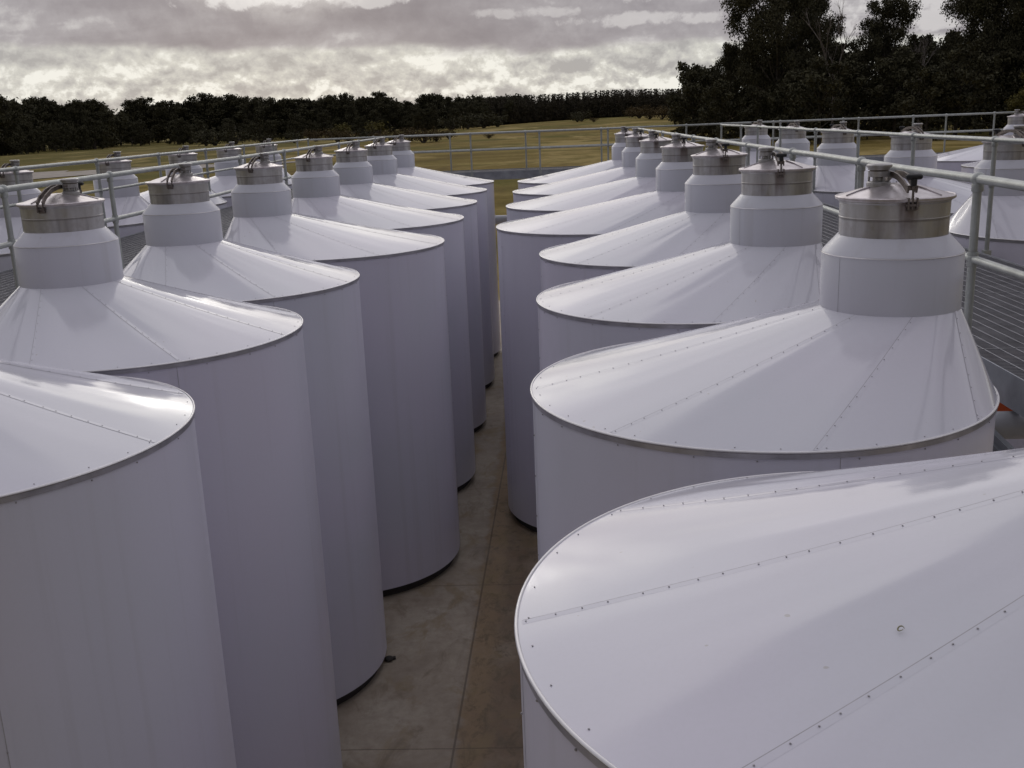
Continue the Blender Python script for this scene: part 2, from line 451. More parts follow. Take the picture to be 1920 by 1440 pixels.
row([(1.1034, 2.862), (1.1034, 5.613), (1.1034, 8.522), (1.1034, 11.433)], 1.239, .7266, RSEAM, -88, 1, [
    'nearest white tank, its broad riveted roof filling the bottom right corner',
    'white tank with the largest neck and lid in view, right of the aisle',
    'white tank directly behind the one with the largest neck, right of the aisle',
    'last of the narrower white tanks right of the aisle, third lid back'], GI)
row([(.635, 14.587), (.635, 18.0), (.635, 21.45), (.635, 24.9)], 1.408, 1.194, RSEAM, -88, 2, [
    'first wider white tank right of the aisle, its side showing down to the concrete',
    'second wider white tank right of the aisle, between the first and third wide ones',
    'third wider white tank right of the aisle, next to last before the end railing',
    'farthest white tank right of the aisle, beside the end walkway'], GI)
row([(-3.188, 5.01), (-3.188, 7.581), (-3.188, 10.063)], 1.239, -.438, LSEAM, 88, 3, [
    'nearest white tank at the left edge, bright glint at its roof tip',
    'white tank with the largest neck left of the aisle, at the left edge',
    'last narrower white tank left of the aisle, third roof tip from the left edge'], GI)
row([(-2.783, 12.943), (-2.783, 16.047), (-2.783, 19.132), (-2.783, 22.296), (-2.783, 25.245)], 1.408, -.843, LSEAM, 88, 4, [
    'first wider white tank left of the aisle, its full side showing down to the concrete',
    'second wider white tank left of the aisle',
    'third wider white tank left of the aisle, in the middle of the five wide ones',
    'fourth wider white tank left of the aisle, next to last before the end railing',
    'farthest white tank left of the aisle, beside the end walkway'], GI)
row([(6.03, 12.2), (6.03, 15.5), (6.03, 19.4), (6.03, 23.0), (6.03, 27.0)], 1.408, -.78, LSEAM, 94, 5, [
    'white tank across the right walkway, cut by the right edge of the photo',
    'white tank across the right walkway, second nearest, before the rising white roof',
    'white tank across the right walkway, the middle lid of five',
    'white tank across the right walkway, second from the far end',
    'farthest white tank across the right walkway, near the rail corner'], 'white tanks across the right walkway')
row([(-8.17, 14.3), (-8.17, 17.8), (-8.17, 21.25), (-8.17, 24.4), (-8.17, 27.7)], 1.408, .67, RSEAM, 92, 6, [
    'white tank across the left walkway, its lid cut by the left edge of the photo',
    'white tank across the left walkway, second nearest, by the pale gravel track',
    'white tank across the left walkway, the middle lid of five',
    'white tank across the left walkway, second from the far end',
    'farthest white tank across the left walkway'], 'white tanks across the left walkway')
row([(10.9, 27.7), (10.9, 24.3)], 1.408, 1.2, RSEAM, -88, 8, [
    'white tank farthest right, its small neck standing at the end of the far rail',
    'white roof rising to the right behind the big lid at the right edge'], 'white tanks in the farthest right row')

# ------------------------------------------------------------------ walkways
def grating(name, x0, x1, y0, y1, z, along_x=True):
    mb = MB()
    n = int((y1 - y0) / .036)
    for i in range(n + 1):
        y = y0 + i * (y1 - y0) / n
        mb.add([(x0, y - .0025, z - .03), (x1, y - .0025, z - .03), (x1, y - .0025, z), (x0, y - .0025, z),
                (x0, y + .0025, z - .03), (x1, y + .0025, z - .03), (x1, y + .0025, z), (x0, y + .0025, z)],
               [(0, 1, 2, 3), (4, 7, 6, 5), (3, 2, 6, 7), (0, 4, 5, 1)], 0)
    k = int((x1 - x0) / .1)
    for i in range(k + 1):
        x = x0 + i * (x1 - x0) / k
        mb.add([(x - .004, y0, z - .006), (x + .004, y0, z - .006), (x + .004, y1, z - .006), (x - .004, y1, z - .006),
                (x - .004, y0, z + .002), (x + .004, y0, z + .002), (x + .004, y1, z + .002), (x - .004, y1, z + .002)],
               [(0, 3, 2, 1), (4, 5, 6, 7), (0, 1, 5, 4), (2, 3, 7, 6), (0, 4, 7, 3), (1, 2, 6, 5)], 0)
    # panel end bars
    yy = y0
    while yy < y1:
        mb.box(((x0 + x1) / 2, yy, z - .014), (x1 - x0, .008, .036), 0); yy += 2.05
    return mb
def walkway(x0, x1, y0, y1, label):
    root = tag(link('walkway', None, None, (0, 0, 0)), label, 'walkway')
    root.empty_display_size = .3
    link('grating', grating('g', x0, x1, y0, y1, WALK).mesh('grating', ['grate']), root)
    for x, s_ in ((x0, -1), (x1, 1)):
        mb = MB(); xb = x + s_ * .012
        mb.box((xb, (y0 + y1) / 2, WALK - .095), (.010, y1 - y0, .21), 0)
        mb.box((xb - s_ * .032, (y0 + y1) / 2, WALK - .196), (.054, y1 - y0, .010), 0)
        link('edge_beam', mb.mesh('edge_beam', ['beam']), root)
    y = y0 + .6
    while y < y1:
        mb = MB(); mb.box(((x0 + x1) / 2, y, WALK - .09), (x1 - x0 - .01, .07, .11), 0)
        link('cross_beam', mb.mesh('cross_beam', ['beam']), root); y += 2.4
    for y in np.arange(y0 + 1.8, y1, 4.8):
        for x in (x0 + .09, x1 - .09):
            mb = MB(); mb.box((x, y, (WALK - .202) / 2), (.1, .1, WALK - .202), 0); mb.box((x, y, .006), (.22, .22, .012), 0)
            link('support_column', mb.mesh('support_column', ['beam']), root)
    return root
walkway(2.72, 4.55, 2.6, 29.15, 'galvanised open-grating walkway along the right, seen beside the biggest neck')
walkway(-6.72, -4.75, 5.0, 29.15, 'galvanised open-grating walkway between the left tank rows')
root = tag(link('walkway', None), 'grey walkway crossing the far end of the aisle, level with the tank rims', 'walkway')
X0, X1, Y0, Y1 = -6.95, 14.5, 29.18, 30.45
mb = MB()
n = int((X1 - X0) / .05)
for i in range(n + 1):
    x = X0 + i * (X1 - X0) / n; mb.box((x, (Y0 + Y1) / 2, WALK + .12), (.006, Y1 - Y0, .03), 0)
for i in range(12):
    mb.box(((X0 + X1) / 2, Y0 + .05 + i * .11, WALK + .130), (X1 - X0, .008, .008), 0)
link('grating', mb.mesh('grating', ['grate']), root)
for y in (Y0 - .01, Y1 + .01):
    mb = MB(); mb.box(((X0 + X1) / 2, y, WALK + .035), (X1 - X0, .012, .23), 0)
    link('edge_beam', mb.mesh('edge_beam', ['beam']), root)
for x in (-6.0, -4.3, 2.5, 5.0, 8.9, 13.2):
    mb = MB(); mb.box((x, (Y0 + Y1) / 2, (WALK - .02) / 2), (.12, .12, WALK - .02), 0); mb.box((x, (Y0 + Y1) / 2, WALK + .03), (.08, Y1 - Y0 - .03, .09), 0)
    link('support_column', mb.mesh('support_column', ['beam']), root)

def railing(a, b, ps, ztop, label, zbot=None, end=True):
    """a,b: ends in plan; ps: list of positions (fraction of length in metres from a) of the posts"""
    a = Vector((a[0], a[1], 0)); b = Vector((b[0], b[1], 0)); d = (b - a).normalized(); Ln = (b - a).length
    root = tag(link('guard_rail', None, None, a + Vector((0, 0, WALK))), label, 'railing'); z = ztop - WALK
    root.empty_display_size = .2
    zb = (WALK - .12 if zbot is None else zbot) - WALK
    rnd = random.Random(int(Ln * 10))
    for nm, zz, rr in (('top_rail', z, .0265), ('mid_rail', z - .455, .0225)):
        mb = MB(); k = max(2, int(Ln / 1.2)); pts = []
        for i in range(k + 1):
            pts.append(d * (Ln * i / k) + Vector((rnd.uniform(-.004, .004), rnd.uniform(-.004, .004), zz + rnd.uniform(-.004, .004))))
        mb.tube(pts, rr, 14)
        link(nm, mb.mesh(nm, ['galv'], 40), root)
    mb = MB()
    mb.tube([(0, 0, zb), (0, 0, z)], .0245, 14)
    mb.ball((0, 0, z + .002), .041, 16, 10, 0, .95)
    mb.lathe([(.030, z - .07), (.033, z - .066), (.033, z - .03), (.030, z - .02)], 16)
    mb.ball((0, 0, z - .455), .036, 16, 10, 0, 1.)
    mb.lathe([(.029, z - .50), (.031, z - .497), (.031, z - .42), (.029, z - .415)], 16)
    mb.box((0, 0, zb + .07), (.075, .075, .10), 0)
    pm = mb.mesh('post', ['galv'], 40)
    for p in ps:
        link('post', pm, root, d * p)
    return root
ys = [3.65, 6.08, 8.35, 10.7, 13.1, 15.6, 18.05, 20.5, 22.9, 25.3, 27.75, 29.0]
railing((2.45, 2.4), (2.45, 29.1), [y - 2.4 for y in ys], GZ - .448, 'thick galvanised rail running from the right edge past the biggest lid to the far end')
ys = [8.9, 11.35, 13.85, 16.3, 18.9, 21.75, 24.1, 26.2]
railing((4.72, 7.0), (4.72, 29.17), [y - 7.0 for y in ys] + [22.17], GZ - .430, 'galvanised rail on the far side of the right walkway, before the outer lids')
ys = [6.3, 8.62, 10.78, 13.1, 15.46, 18.08, 20.5, 22.9, 25.3, 27.7]
railing((-4.6, 5.2), (-4.6, 29.1), [y - 5.2 for y in ys] + [23.8], GZ - .427, 'nearer galvanised rail on the left, passing behind the biggest left lid')
ys = [11., 13.5, 16.0, 18.6, 21.2, 23.9, 26.5, 29.1]
railing((-7.0, 10.0), (-7.0, 30.45), [y - 10. for y in ys] + [20.43], GZ - .412, 'farther galvanised rail on the left, before the outermost left lids')
railing((-4.6, 29.19), (2.45, 29.19), [.47, 2.42, 4.33, 6.22], GZ - .410, 'near rail of the end walkway, straight across the aisle', WALK + .02)
railing((4.72, 29.19), (14.4, 29.19), [1.6, 3.3, 5.18, 7.35, 9.5], GZ - .402, 'near rail of the end walkway, right part before the dark trees', WALK + .02)
railing((-6.95, 30.45), (14.4, 30.45), [1.86, 4.08, 6.27, 8.45, 10.88, 13.35, 15.75, 18.2, 20.4], GZ - .420, 'farthest rail, straight across the whole photo behind all the tanks', WALK + .02)

# pipework under the right walkway, aisle end pipe
mb = MB(); mb.tube([(2.33, 6.02, GZ - 1.91), (2.75, 6.02, GZ - 1.91), (4.6, 6.02, GZ - 1.91)], .085, 28)
mb.lathe([(.085, 0), (.11, 0), (.11, .02), (.085, .02)], 4)
mb2 = MB(); mb2.tube([(2.33, 6.02, GZ - 1.91), (2.5, 6.02, GZ - 1.91), (3.6, 6.02, GZ - 1.91), (4.7, 6.02, GZ - 1.91)], .085, 28)
mb2.tube([(2.50, 6.02, GZ - 1.91), (2.53, 6.02, GZ - 1.91)], .115, 28)
tag(link('pipe', mb2.mesh('pipe', ['greypipe'], 40)), 'short grey pipe poking out under the right walkway beside the big roof', 'pipe')
mb = MB(); q = Vector((.75, -1.0, -.85)).to_track_quat('X', 'Z').to_matrix()
mb.box((2.72, 5.65, GZ - 2.13), (1.1, .05, .09), 0, q); mb.box((2.72, 5.65, GZ - 2.13), (1.1, .10, .012), 0, q)
tag(link('brace', mb.mesh('brace', ['beam'])), 'dark slanting steel brace under the short grey pipe', 'brace')
mb = MB(); q = Matrix.Rotation(R(-14), 3, 'Z') @ Matrix.Rotation(R(5), 3, 'Y')
mb.box((2.95, 6.34, GZ - 1.885), (.66, .10, .11), 0, q)
mb.box((2.95, 6.34, GZ - 1.826), (.66, .03, .012), 0, q)
tag(link('barrier_rail', mb.mesh('barrier_rail', ['orange'])), 'bright orange bar glimpsed between the walkway edge and grey pipe', 'bar')
mb = MB(); mb.tube([(-4.5, 31.0, GZ - 2.97), (-1, 31.0, GZ - 2.97), (5, 31.0, GZ - 2.97)], .135, 28)
for x in (-3.2, -.2, 3.): mb.box((x, 31.0, (GZ - 3.09) / 2), (.09, .09, GZ - 3.09), 0)
tag(link('pipe', mb.mesh('pipe', ['greypipe'], 40)), 'long pale horizontal pipe closing the far end of the aisle', 'pipe')
mb = MB(); mb.tube([(-1.28, 27.3, .0), (-1.28, 27.3, GZ - 3.0)], .05, 16); mb.ball((-1.28, 27.3, GZ - 3.0), .055); mb.box((-1.28, 27.3, .01), (.2, .2, .02))
tag(link('bollard', mb.mesh('bollard', ['orange'], 40)), 'tall thin orange pipe post glimpsed in the slit at the far end of the aisle', 'post')

# small litter on the slab and mark on the near roof
mb = MB(); mb.ball((0, 0, .025), .05, 10, 6, 0, .6); mb.tube([(-.05, 0, .02), (.07, .03, .02)], .02, 8)
tag(link('hose_fitting', mb.mesh('hose_fitting', ['plinth'], 40), None, (-1.93, 10.15, 0)), 'small dark fitting lying on the concrete at the foot of a left tank', 'fitting')

mb = MB(); pts = [(.008 * math.cos(a), .0065 * math.sin(a), .004 + .004 * math.sin(a * 1.3)) for a in [i * .42 for i in range(13)]]
mb.tube(pts, [.001, .001, .0015, .002, .002, .002, .002, .002, .002, .0015, .001, .001, .001], 6)
tag(link('dry_leaf', mb.mesh('dry_leaf', ['leaf_litter'], 60), None, LEAF), 'tiny curled olive leaf lying on the nearest right-hand roof', 'leaf')

# ------------------------------------------------------------------ ground
def terr(x, y):
    s_ = min(1., max(0., (y - 120) / 330.)); s_ = s_ * s_ * (3 - 2 * s_)
    g = math.exp(-((x - 45) / 95.) ** 2)
    h = 3.5 * s_ * g
    h += .5 * math.sin(x * .021 + 1) * math.sin(y * .017) * min(1, max(0, (y - 60) / 100.))
    return h - .06
def sheet(xs, ys_, fn):
    vs = [(x, y, fn(x, y)) for y in ys_ for x in xs]; n = len(xs)
    fs = [(j * n + i, j * n + i + 1, (j + 1) * n + i + 1, (j + 1) * n + i) for j in range(len(ys_) - 1) for i in range(n - 1)]
    return vs, fs
def grid_axis(lim, near, step):
    a = list(np.arange(-near, near + .1, step)); x = near
    while x < lim: x *= 1.35; a.append(x); a.insert(0, -x)
    return a
mb = MB(); xs = grid_axis(6000, 400, 12.5); yv = [-6000, -2000, -600, -200, -80] + list(np.arange(-50, 700, 12.5)) + [720, 900, 1300, 2200, 4000, 8000]
v, f = sheet(xs, yv, lambda x, y: terr(x, y) if y < 720 else terr(x, 700) - (y - 700) * .004)
mb.add(v, f); g = link('ground', mb.mesh('ground', ['ground'], 180)); tag(g, kind='structure', label='olive and straw coloured paddock beyond the tanks', cat='ground')
mb = MB(); mb.add([(-11.5, -4, 0), (15.5, -4, 0), (15.5, 33, 0), (-11.5, 33, 0)], [(0, 1, 2, 3)])
mb.add([(-11.5, -4, -.3), (15.5, -4, -.3), (15.5, 33, -.3), (-11.5, 33, -.3), (-11.5, -4, 0), (15.5, -4, 0), (15.5, 33, 0), (-11.5, 33, 0)],
       [(0, 1, 5, 4), (1, 2, 6, 5), (2, 3, 7, 6), (3, 0, 4, 7)])
tag(link('concrete_slab', mb.mesh('concrete_slab', ['concrete'])), kind='structure', label='stained concrete slab under the tanks', cat='slab')
# pale gravel track on the left
mb = MB(); pts = [(-130, 118), (-100, 140), (-82, 152), (-66, 162), (-50, 166), (-38, 168)]; w = [6, 13, 16, 10, 5, 2]
vs = []; sub = []
for i in range(len(pts) - 1):
    for k in range(8):
        t = k / 8; sub.append((pts[i][0] + (pts[i + 1][0] - pts[i][0]) * t, pts[i][1] + (pts[i + 1][1] - pts[i][1]) * t, w[i] + (w[i + 1] - w[i]) * t))
rr = random.Random(3)
for x, y, ww in sub:
    a_ = ww * (1 + rr.uniform(-.25, .25)); b_ = ww * (1 + rr.uniform(-.25, .25))
    for yy in np.linspace(y - a_, y + b_, 7): vs.append((x, yy, terr(x, yy) + .08))
mb.add(vs, [(7 * i + j, 7 * i + 7 + j, 7 * i + 8 + j, 7 * i + 1 + j) for i in range(len(sub) - 1) for j in range(6)])
tag(link('path', mb.mesh('path', ['track'], 180)), kind='structure', label='pale gravel track in the left paddock', cat='path')

# ------------------------------------------------------------------ trees
def leaves_mesh(name, clumps, rng, per, size, mat, flat=.8):
    """clumps: list of (x,y,z,r). many leaf quads through each clump's volume"""
    P = []; S = []
    for (x, y, z, r) in clumps:
        n = max(12, int(per * (r ** 2)))
        d = rng.normal(size=(n, 3)); d /= np.linalg.norm(d, axis=1)[:, None]
        rad = r * rng.random(n) ** .45 * (1 + .25 * rng.normal(size=n))
        d[:, 2] *= flat
        P.append(np.array([x, y, z]) + d * rad[:, None])
        S.append(size * min(1., .35 + .65 * r) * rng.uniform(.6, 1.5, n))
    P = np.concatenate(P); S = np.concatenate(S); n = len(P)
    a = rng.normal(size=(n, 3)); a /= np.linalg.norm(a, axis=1)[:, None]
    b = rng.normal(size=(n, 3)); b -= a * (a * b).sum(1)[:, None]; b /= np.linalg.norm(b, axis=1)[:, None]
    a *= S[:, None]; b *= (S * .62)[:, None]
    V = np.stack([P - a, P - b * .8, P + a, P + b * .8], 1).reshape(-1, 3)
    me = bpy.data.meshes.new(name); me.vertices.add(4 * n); me.vertices.foreach_set('co', V.ravel())
    me.loops.add(4 * n); me.loops.foreach_set('vertex_index', np.arange(4 * n, dtype=np.int32))
    me.polygons.add(n); me.polygons.foreach_set('loop_start', np.arange(0, 4 * n, 4, dtype=np.int32))
    me.polygons.foreach_set('loop_total', np.full(n, 4, dtype=np.int32))
    me.materials.append(M[mat]); me.update(calc_edges=True); me.validate()
    return me
def gum(seed, H, W, nlimb, per, size, mat='leaf', base=.3):
    """eucalypt: forked trunk and limbs, rounded leaf clumps at the limb ends"""
    rng = np.random.default_rng(seed); mb = MB(); cl = []
    r0 = H * .022
    tx, ty = rng.normal(0, .03 * H, 2)
    top = Vector((tx, ty, H * .62))
    mb.tube([(0, 0, -.4), (tx * .2, ty * .2, H * .2), (tx * .6, ty * .6, H * .42), top], [r0 * 1.25, r0, r0 * .75, r0 * .4], 8)
    for i in range(nlimb):
        u = (i + rng.random() * .6) / nlimb; z = base * H + (1 - base) * H * u
        a = i * 2.399 + rng.normal(0, .35)
        prof = math.sin(math.pi * min(1, .18 + .80 * u)) ** .6
        rad = W * prof * rng.uniform(.45, 1.05)
        e = Vector((tx * u + rad * math.cos(a), ty * u + rad * math.sin(a), z + H * .02 * rng.normal()))
        s_ = Vector((tx * .5 * u, ty * .5 * u, max(.15 * H, z * .62 - rng.random() * .05 * H)))
        mid = s_.lerp(e, .5) + Vector((0, 0, -.02 * H + .03 * H * rng.random()))
        mb.tube([s_, mid, e], [r0 * .42, r0 * .28, r0 * .1], 6)
        cr = W * rng.uniform(.20, .34)
        cl.append((e.x, e.y, e.z, cr))
        for k in range(3):
            q = rng.normal(size=3); q /= np.linalg.norm(q)
            cl.append((e.x + q[0] * cr * 1.1, e.y + q[1] * cr * 1.1, e.z + abs(q[2]) * cr * .7, cr * rng.uniform(.45, .7)))
    cr = W * .3; cl.append((tx, ty, H * .93, cr)); cl.append((tx * .8, ty * .8, H * .72, W * .4)); cl.append((0, 0, H * .5, W * .42))
    return mb.mesh('trunk', ['bark'], 60), leaves_mesh('crown', cl, rng, per, size, mat)
def pine(seed, H, W, per, size):
    rng = np.random.default_rng(seed); mb = MB(); mb.tube([(0, 0, -.4), (0, 0, H * .96)], [H * .018, H * .004], 7); cl = []
    n = 13
    for i in range(n):
        u = i / (n - 1); z = H * (.10 + .86 * u); rr_ = W * (1 - u) ** .8 + .15
        k = max(1, int(5 * (1 - u)) + 1)
        for j in range(k):
            a = 2 * math.pi * (j + rng.random()) / k
            cl.append((rr_ * .55 * math.cos(a), rr_ * .55 * math.sin(a), z, max(.3, rr_ * .55)))
    return mb.mesh('trunk', ['bark'], 60), leaves_mesh('crown', cl, rng, per, size, 'pine', .6)
def shrub(seed, mat):
    rng = np.random.default_rng(seed); cl = []; mb = MB()
    for i in range(9):
        a = rng.random() * 6.28; r_ = rng.random() * 1.1
        cl.append((r_ * math.cos(a), r_ * math.sin(a), rng.uniform(.4, 1.25), rng.uniform(.45, .8)))
        mb.tube([(0, 0, -.1), (r_ * .5 * math.cos(a), r_ * .5 * math.sin(a), .5), (r_ * math.cos(a), r_ * math.sin(a), 1.)], [.06, .04, .015], 5)
    return mb.mesh('stem', ['bark'], 60), leaves_mesh('foliage', cl, rng, 190, .13, mat)
def plant(kind, meshes, x, y, s_, rz, label, cat, group, parts=('trunk', 'crown'), sz=1., sxy=1.):
    root = link(kind, None, None, (x, y, terr(x, y) + .0), rz); root.scale = (s_ * sxy, s_ * sxy, s_ * sz)
    tag(root, label, cat, group)
    link(parts[0], meshes[0], root); link(parts[1], meshes[1], root)
    return root
# x-pixel helper: plan position from the bearing in the photograph (pixel column of 1920) and distance
def at(px, Y): return ((px - 1028) / 1925. * Y, Y)

BIG = [gum(11, 26, 9.5, 32, 120, .20), gum(12, 22, 7.5, 26, 150, .19), gum(13, 27, 10.5, 36, 115, .20)]
MID = [gum(21 + i, 16, 6.2, 17, 62, .34, base=.12) for i in range(4)]
MIDO = gum(31, 14, 5.5, 16, 62, .34, 'leaf2', base=.1)
FAR = [gum(41 + i, 17, 6.8, 24, 52, .34, base=.08) for i in range(5)]
PINE = [pine(51 + i, 12, 2.6, 60, .30) for i in range(3)]
SH = [shrub(61, 'bush'), shrub(62, 'leaf'), shrub(63, 'leaf2')]
GB = 'big dark eucalypts at the right'
bigs = [(1440, 175, 0, 1.06, .74, 'tallest dark eucalypt, left of the group at the right, its top cut by the frame'),
        (1355, 182, 1, .70, .62, 'leftmost eucalypt of the big group, stepping down to the horizon'),
        (1498, 184, 1, 1.12, .62, 'dark eucalypt on the right shoulder of the tallest one'),
        (1622, 178, 1, .95, .80, 'separate dark eucalypt in the middle dip of the right-hand group'),
        (1828, 172, 2, .97, .74, 'large dark eucalypt with open crown toward the right edge'),
        (1925, 165, 0, 1.03, .74, 'dark eucalypt touching the right edge of the photo')]
for px, Y, k, s_, sx_, lb in bigs:
    x, y = at(px, Y); plant('eucalypt', BIG[k], x, y, s_, px * .7, lb, 'tree', GB, sxy=sx_)
rnd = random.Random(5)
# the lower wall of trees beneath and between them
gi = 0
for row_y, pxs, hs in ((158, range(1330, 1960, 62), .72), (186, range(1300, 1990, 48), .84), (212, range(1290, 2040, 44), .98)):
    for px in pxs:
        pp = px + rnd.uniform(-14, 14); Y = row_y + rnd.uniform(-7, 7)
        if row_y == 158 and 1560 < px < 1690: Y += 12
        x, y = at(pp, Y)
        h = hs * rnd.uniform(.85, 1.12) * (.9 if pp < 1340 else 1.)
        if row_y < 160: h *= (.8 if px < 1500 else 1.0)
        plant('eucalypt', MID[gi % 4], x, y, h, rnd.uniform(0, 6.28), 'dark bushy eucalypt in the wall of trees under the tall crowns at the right', 'tree', 'lower trees of the wood at the right')
        gi += 1
for i, (px, Y, h) in enumerate([(1905, 150, .62), (1880, 146, .45), (1925, 143, .66), (1895, 141, .5)]):
    x, y = at(px, Y); plant('wattle_tree', MIDO, x, y, h, i * 1.3, 'lighter olive green tree at the right edge before the dark wood', 'tree', 'olive trees at the right edge')
# bare dead branches between the crowns
def dead(px, Y, H, seed, label):
    rng = random.Random(seed); mb = MB(); x, y = at(px, Y)
    def br(p, d, l, r, dep):
        q = p + d * l; m_ = p.lerp(q, .5) + Vector((rng.uniform(-1, 1), rng.uniform(-1, 1), 0)) * l * .06
        mb.tube([p, m_, q], [r, r * .8, r * .55], 5)
        if dep:
            for _ in range(3):
                nd = (d + Vector((rng.uniform(-.6, .6), rng.uniform(-.6, .6), rng.uniform(-.05, .4)))).normalized()
                br(p.lerp(q, rng.uniform(.55, 1)), nd, l * rng.uniform(.45, .7), r * .55, dep - 1)
    br(Vector((0, 0, 0)), Vector((0, 0, 1)), H * .45, .20, 4)
    tag(link('dead_tree', mb.mesh('dead_tree', ['deadwood'], 60), None, (x, y, terr(x, y))), label, 'tree')
dead(1540, 165, 21, 3, 'bare grey dead tree in the gap right of the tallest eucalypt')
dead(1690, 170, 19, 5, 'bare grey dead tree in the sky gap between the two right-hand crowns')

# distant line of trees: px, distance, height
hl = lambda px: 216 - .0396 * (px - 1028)
GL = 'trees of the distant treeline'
def far_tree(px, Y, topy, k, label, group):
    x, y = at(px, Y); z0 = terr(x, y)
    H = (hl(px) - topy) / 1925. * Y + GZ - z0
    plant('distant_tree', FAR[k % 5], x, y, H / 17.5, rnd.uniform(0, 6.28), label, 'tree', group, sz=rnd.uniform(.95, 1.0), sxy=rnd.uniform(.8, 1.35))
prof = [(-60, 175, 330), (-20, 168, 320), (8, 176, 325), (34, 196, 345), (62, 193, 380), (90, 188, 400), (112, 190, 400), (136, 196, 410), (160, 193, 400), (184, 188, 410), (205, 199, 430),
        (236, 213, 480), (262, 190, 520), (284, 189, 520), (306, 196, 520), (330, 193, 520), (352, 193, 530), (372, 188, 530), (394, 182, 530), (420, 181, 540), (446, 182, 540), (470, 185, 540),
        (496, 186, 520), (520, 188, 500), (545, 187, 500), (574, 189, 500), (604, 188, 500), (632, 179, 490), (662, 181, 490), (690, 183, 480), (718, 177, 480), (746, 188, 480), (775, 192, 480),
        (800, 190, 470), (818, 177, 470), (846, 186, 470), (872, 184, 470), (900, 181, 470)]
for i, (px, ty, Y) in enumerate(prof):
    lb = ('dark tree at the left end of the distant treeline, beyond the green strip' if px < 215 else
          'dark tree in the distant treeline above the left tanks' if px < 500 else 'dark tree in the long distant treeline above the far end of the left rows')
    far_tree(px, Y, ty + rnd.uniform(-1.5, 1.5), i, lb, GL + (' left end' if px < 215 else ' left middle' if px < 500 else ' centre'))
for i in range(60):
    px = rnd.uniform(-40, 980); Y = (300 if px < 200 else 470) + rnd.uniform(-25, 5); x, y = at(px, Y)
    if px < 200: Y = 320 + px * .4; x, y = at(px, Y)
    plant('understorey_tree', MID[i % 4], x, y, rnd.uniform(.42, .68), rnd.uniform(0, 6), 'low dark tree at the foot of the distant treeline', 'tree', 'low trees along the foot of the distant treeline')
# the far-off wood behind reads as one mass
def wood(name, specs, label, cat, kind, seed, leaf, pin=False):
    rng = np.random.default_rng(seed); cl = []
    for (x, y, H, W) in specs:
        z0 = terr(x, y)
        if pin:
            for u in np.linspace(.08, .95, 9): cl.append((x, y, z0 + H * u, max(.5, W * .62 * (1 - u) ** .7)))
        else:
            for _ in range(7):
                a = rng.random() * 6.28; q = W * rng.random() ** .5
                cl.append((x + q * math.cos(a), y + q * math.sin(a), z0 + H * rng.uniform(.15, .92), W * .42))
    me = leaves_mesh(name, cl, rng, 9 if not pin else 26, .75 if not pin else .42, leaf, .9)
    return tag(link(name, me), label, cat, None, kind)
sp = []
for i in range(300):
    px = rnd.uniform(-140, 1010); Y = (430 if px < 220 else 560) + rnd.uniform(-10, 60); x, y = at(px, Y)
    tp = np.interp(px, [p[0] for p in prof], [p[1] for p in prof]) + rnd.uniform(1, 8)
    sp.append((x, y, (hl(px) - tp) / 1925. * Y + GZ - terr(x, y), 6.5))
wood('woodland', sp, 'dark far-off woodland massed behind the distant treeline', 'woodland', 'stuff', 71, 'leaf')
sp = []
for i in range(760):
    px = rnd.uniform(885, 1420); Y = 490 + rnd.uniform(0, 70); x, y = at(px, Y)
    tp = np.interp(px, [880, 980, 1040, 1100, 1160, 1300, 1420], [184, 180, 178, 173, 170, 168, 164]) + rnd.uniform(-1.5, 5)
    sp.append((x, y, (hl(px) - tp) / 1925. * Y + GZ - terr(x, y), rnd.uniform(3., 4.6)))
wood('pine_plantation', sp, 'dense far pine plantation with spiky tops left of the tall eucalypts', 'plantation', 'stuff', 72, 'pine', True)
for i in range(46):
    px = 890 + i * 9.2 + rnd.uniform(-4, 4); Y = 478 + rnd.uniform(-5, 8); x, y = at(px, Y)
    tp = np.interp(px, [880, 980, 1040, 1100, 1160, 1300], [183, 180, 178, 173, 170, 168]) + rnd.uniform(-1.5, 5)
    H = (hl(px) - tp) / 1925. * Y + GZ - terr(x, y)
    plant('pine_tree', PINE[i % 3], x, y, H / 12., rnd.uniform(0, 6), 'small dark pine in the front row of the far plantation', 'tree', 'pines along the front of the far plantation')
# scrub in the paddock
for i, (px, Y, s_, k) in enumerate([(640, 300, 2.6, 0), (662, 290, 2.0, 0), (690, 300, 2.4, 1), (716, 285, 1.8, 0), (742, 270, 2.2, 0), (770, 262, 2.4, 0), (798, 255, 2.5, 0), (822, 262, 2.0, 0), (846, 280, 1.8, 0),
                                    (918, 270, .9, 0), (1088, 400, 3.0, 1), (1080, 395, 2.0, 1), (1110, 380, 1.1, 0), (1180, 430, 2.6, 0), (1192, 400, 3.2, 0), (1210, 380, 2.8, 0), (1232, 370, 3.0, 0),
                                    (560, 320, 2.6, 1), (600, 330, 2.6, 0), (500, 330, 2.5, 1), (450, 350, 3.6, 1), (395, 350, 4.4, 1), (412, 345, 3.6, 1), (720, 410, 4.2, 2), (655, 420, 4.2, 2), (850, 415, 4.0, 1), (880, 410, 4.4, 1), (910, 405, 4.4, 1), (935, 410, 3.6, 1),
                                    (1265, 300, 3.5, 1), (1285, 290, 3.4, 1), (1320, 240, 2.6, 0)]):
    x, y = at(px, Y)
    lb = ['brownish scrub bush in the paddock beyond the end railing', 'dark green shrub at the edge of the paddock', 'yellow green shrub before the distant treeline'][k]
    plant('shrub', SH[k], x, y, s_, i * 1.1, lb, 'shrub', ['brown scrub bushes in the paddock', 'dark shrubs at the paddock edge', 'yellow green shrubs'][k], ('stem', 'foliage'), .85)

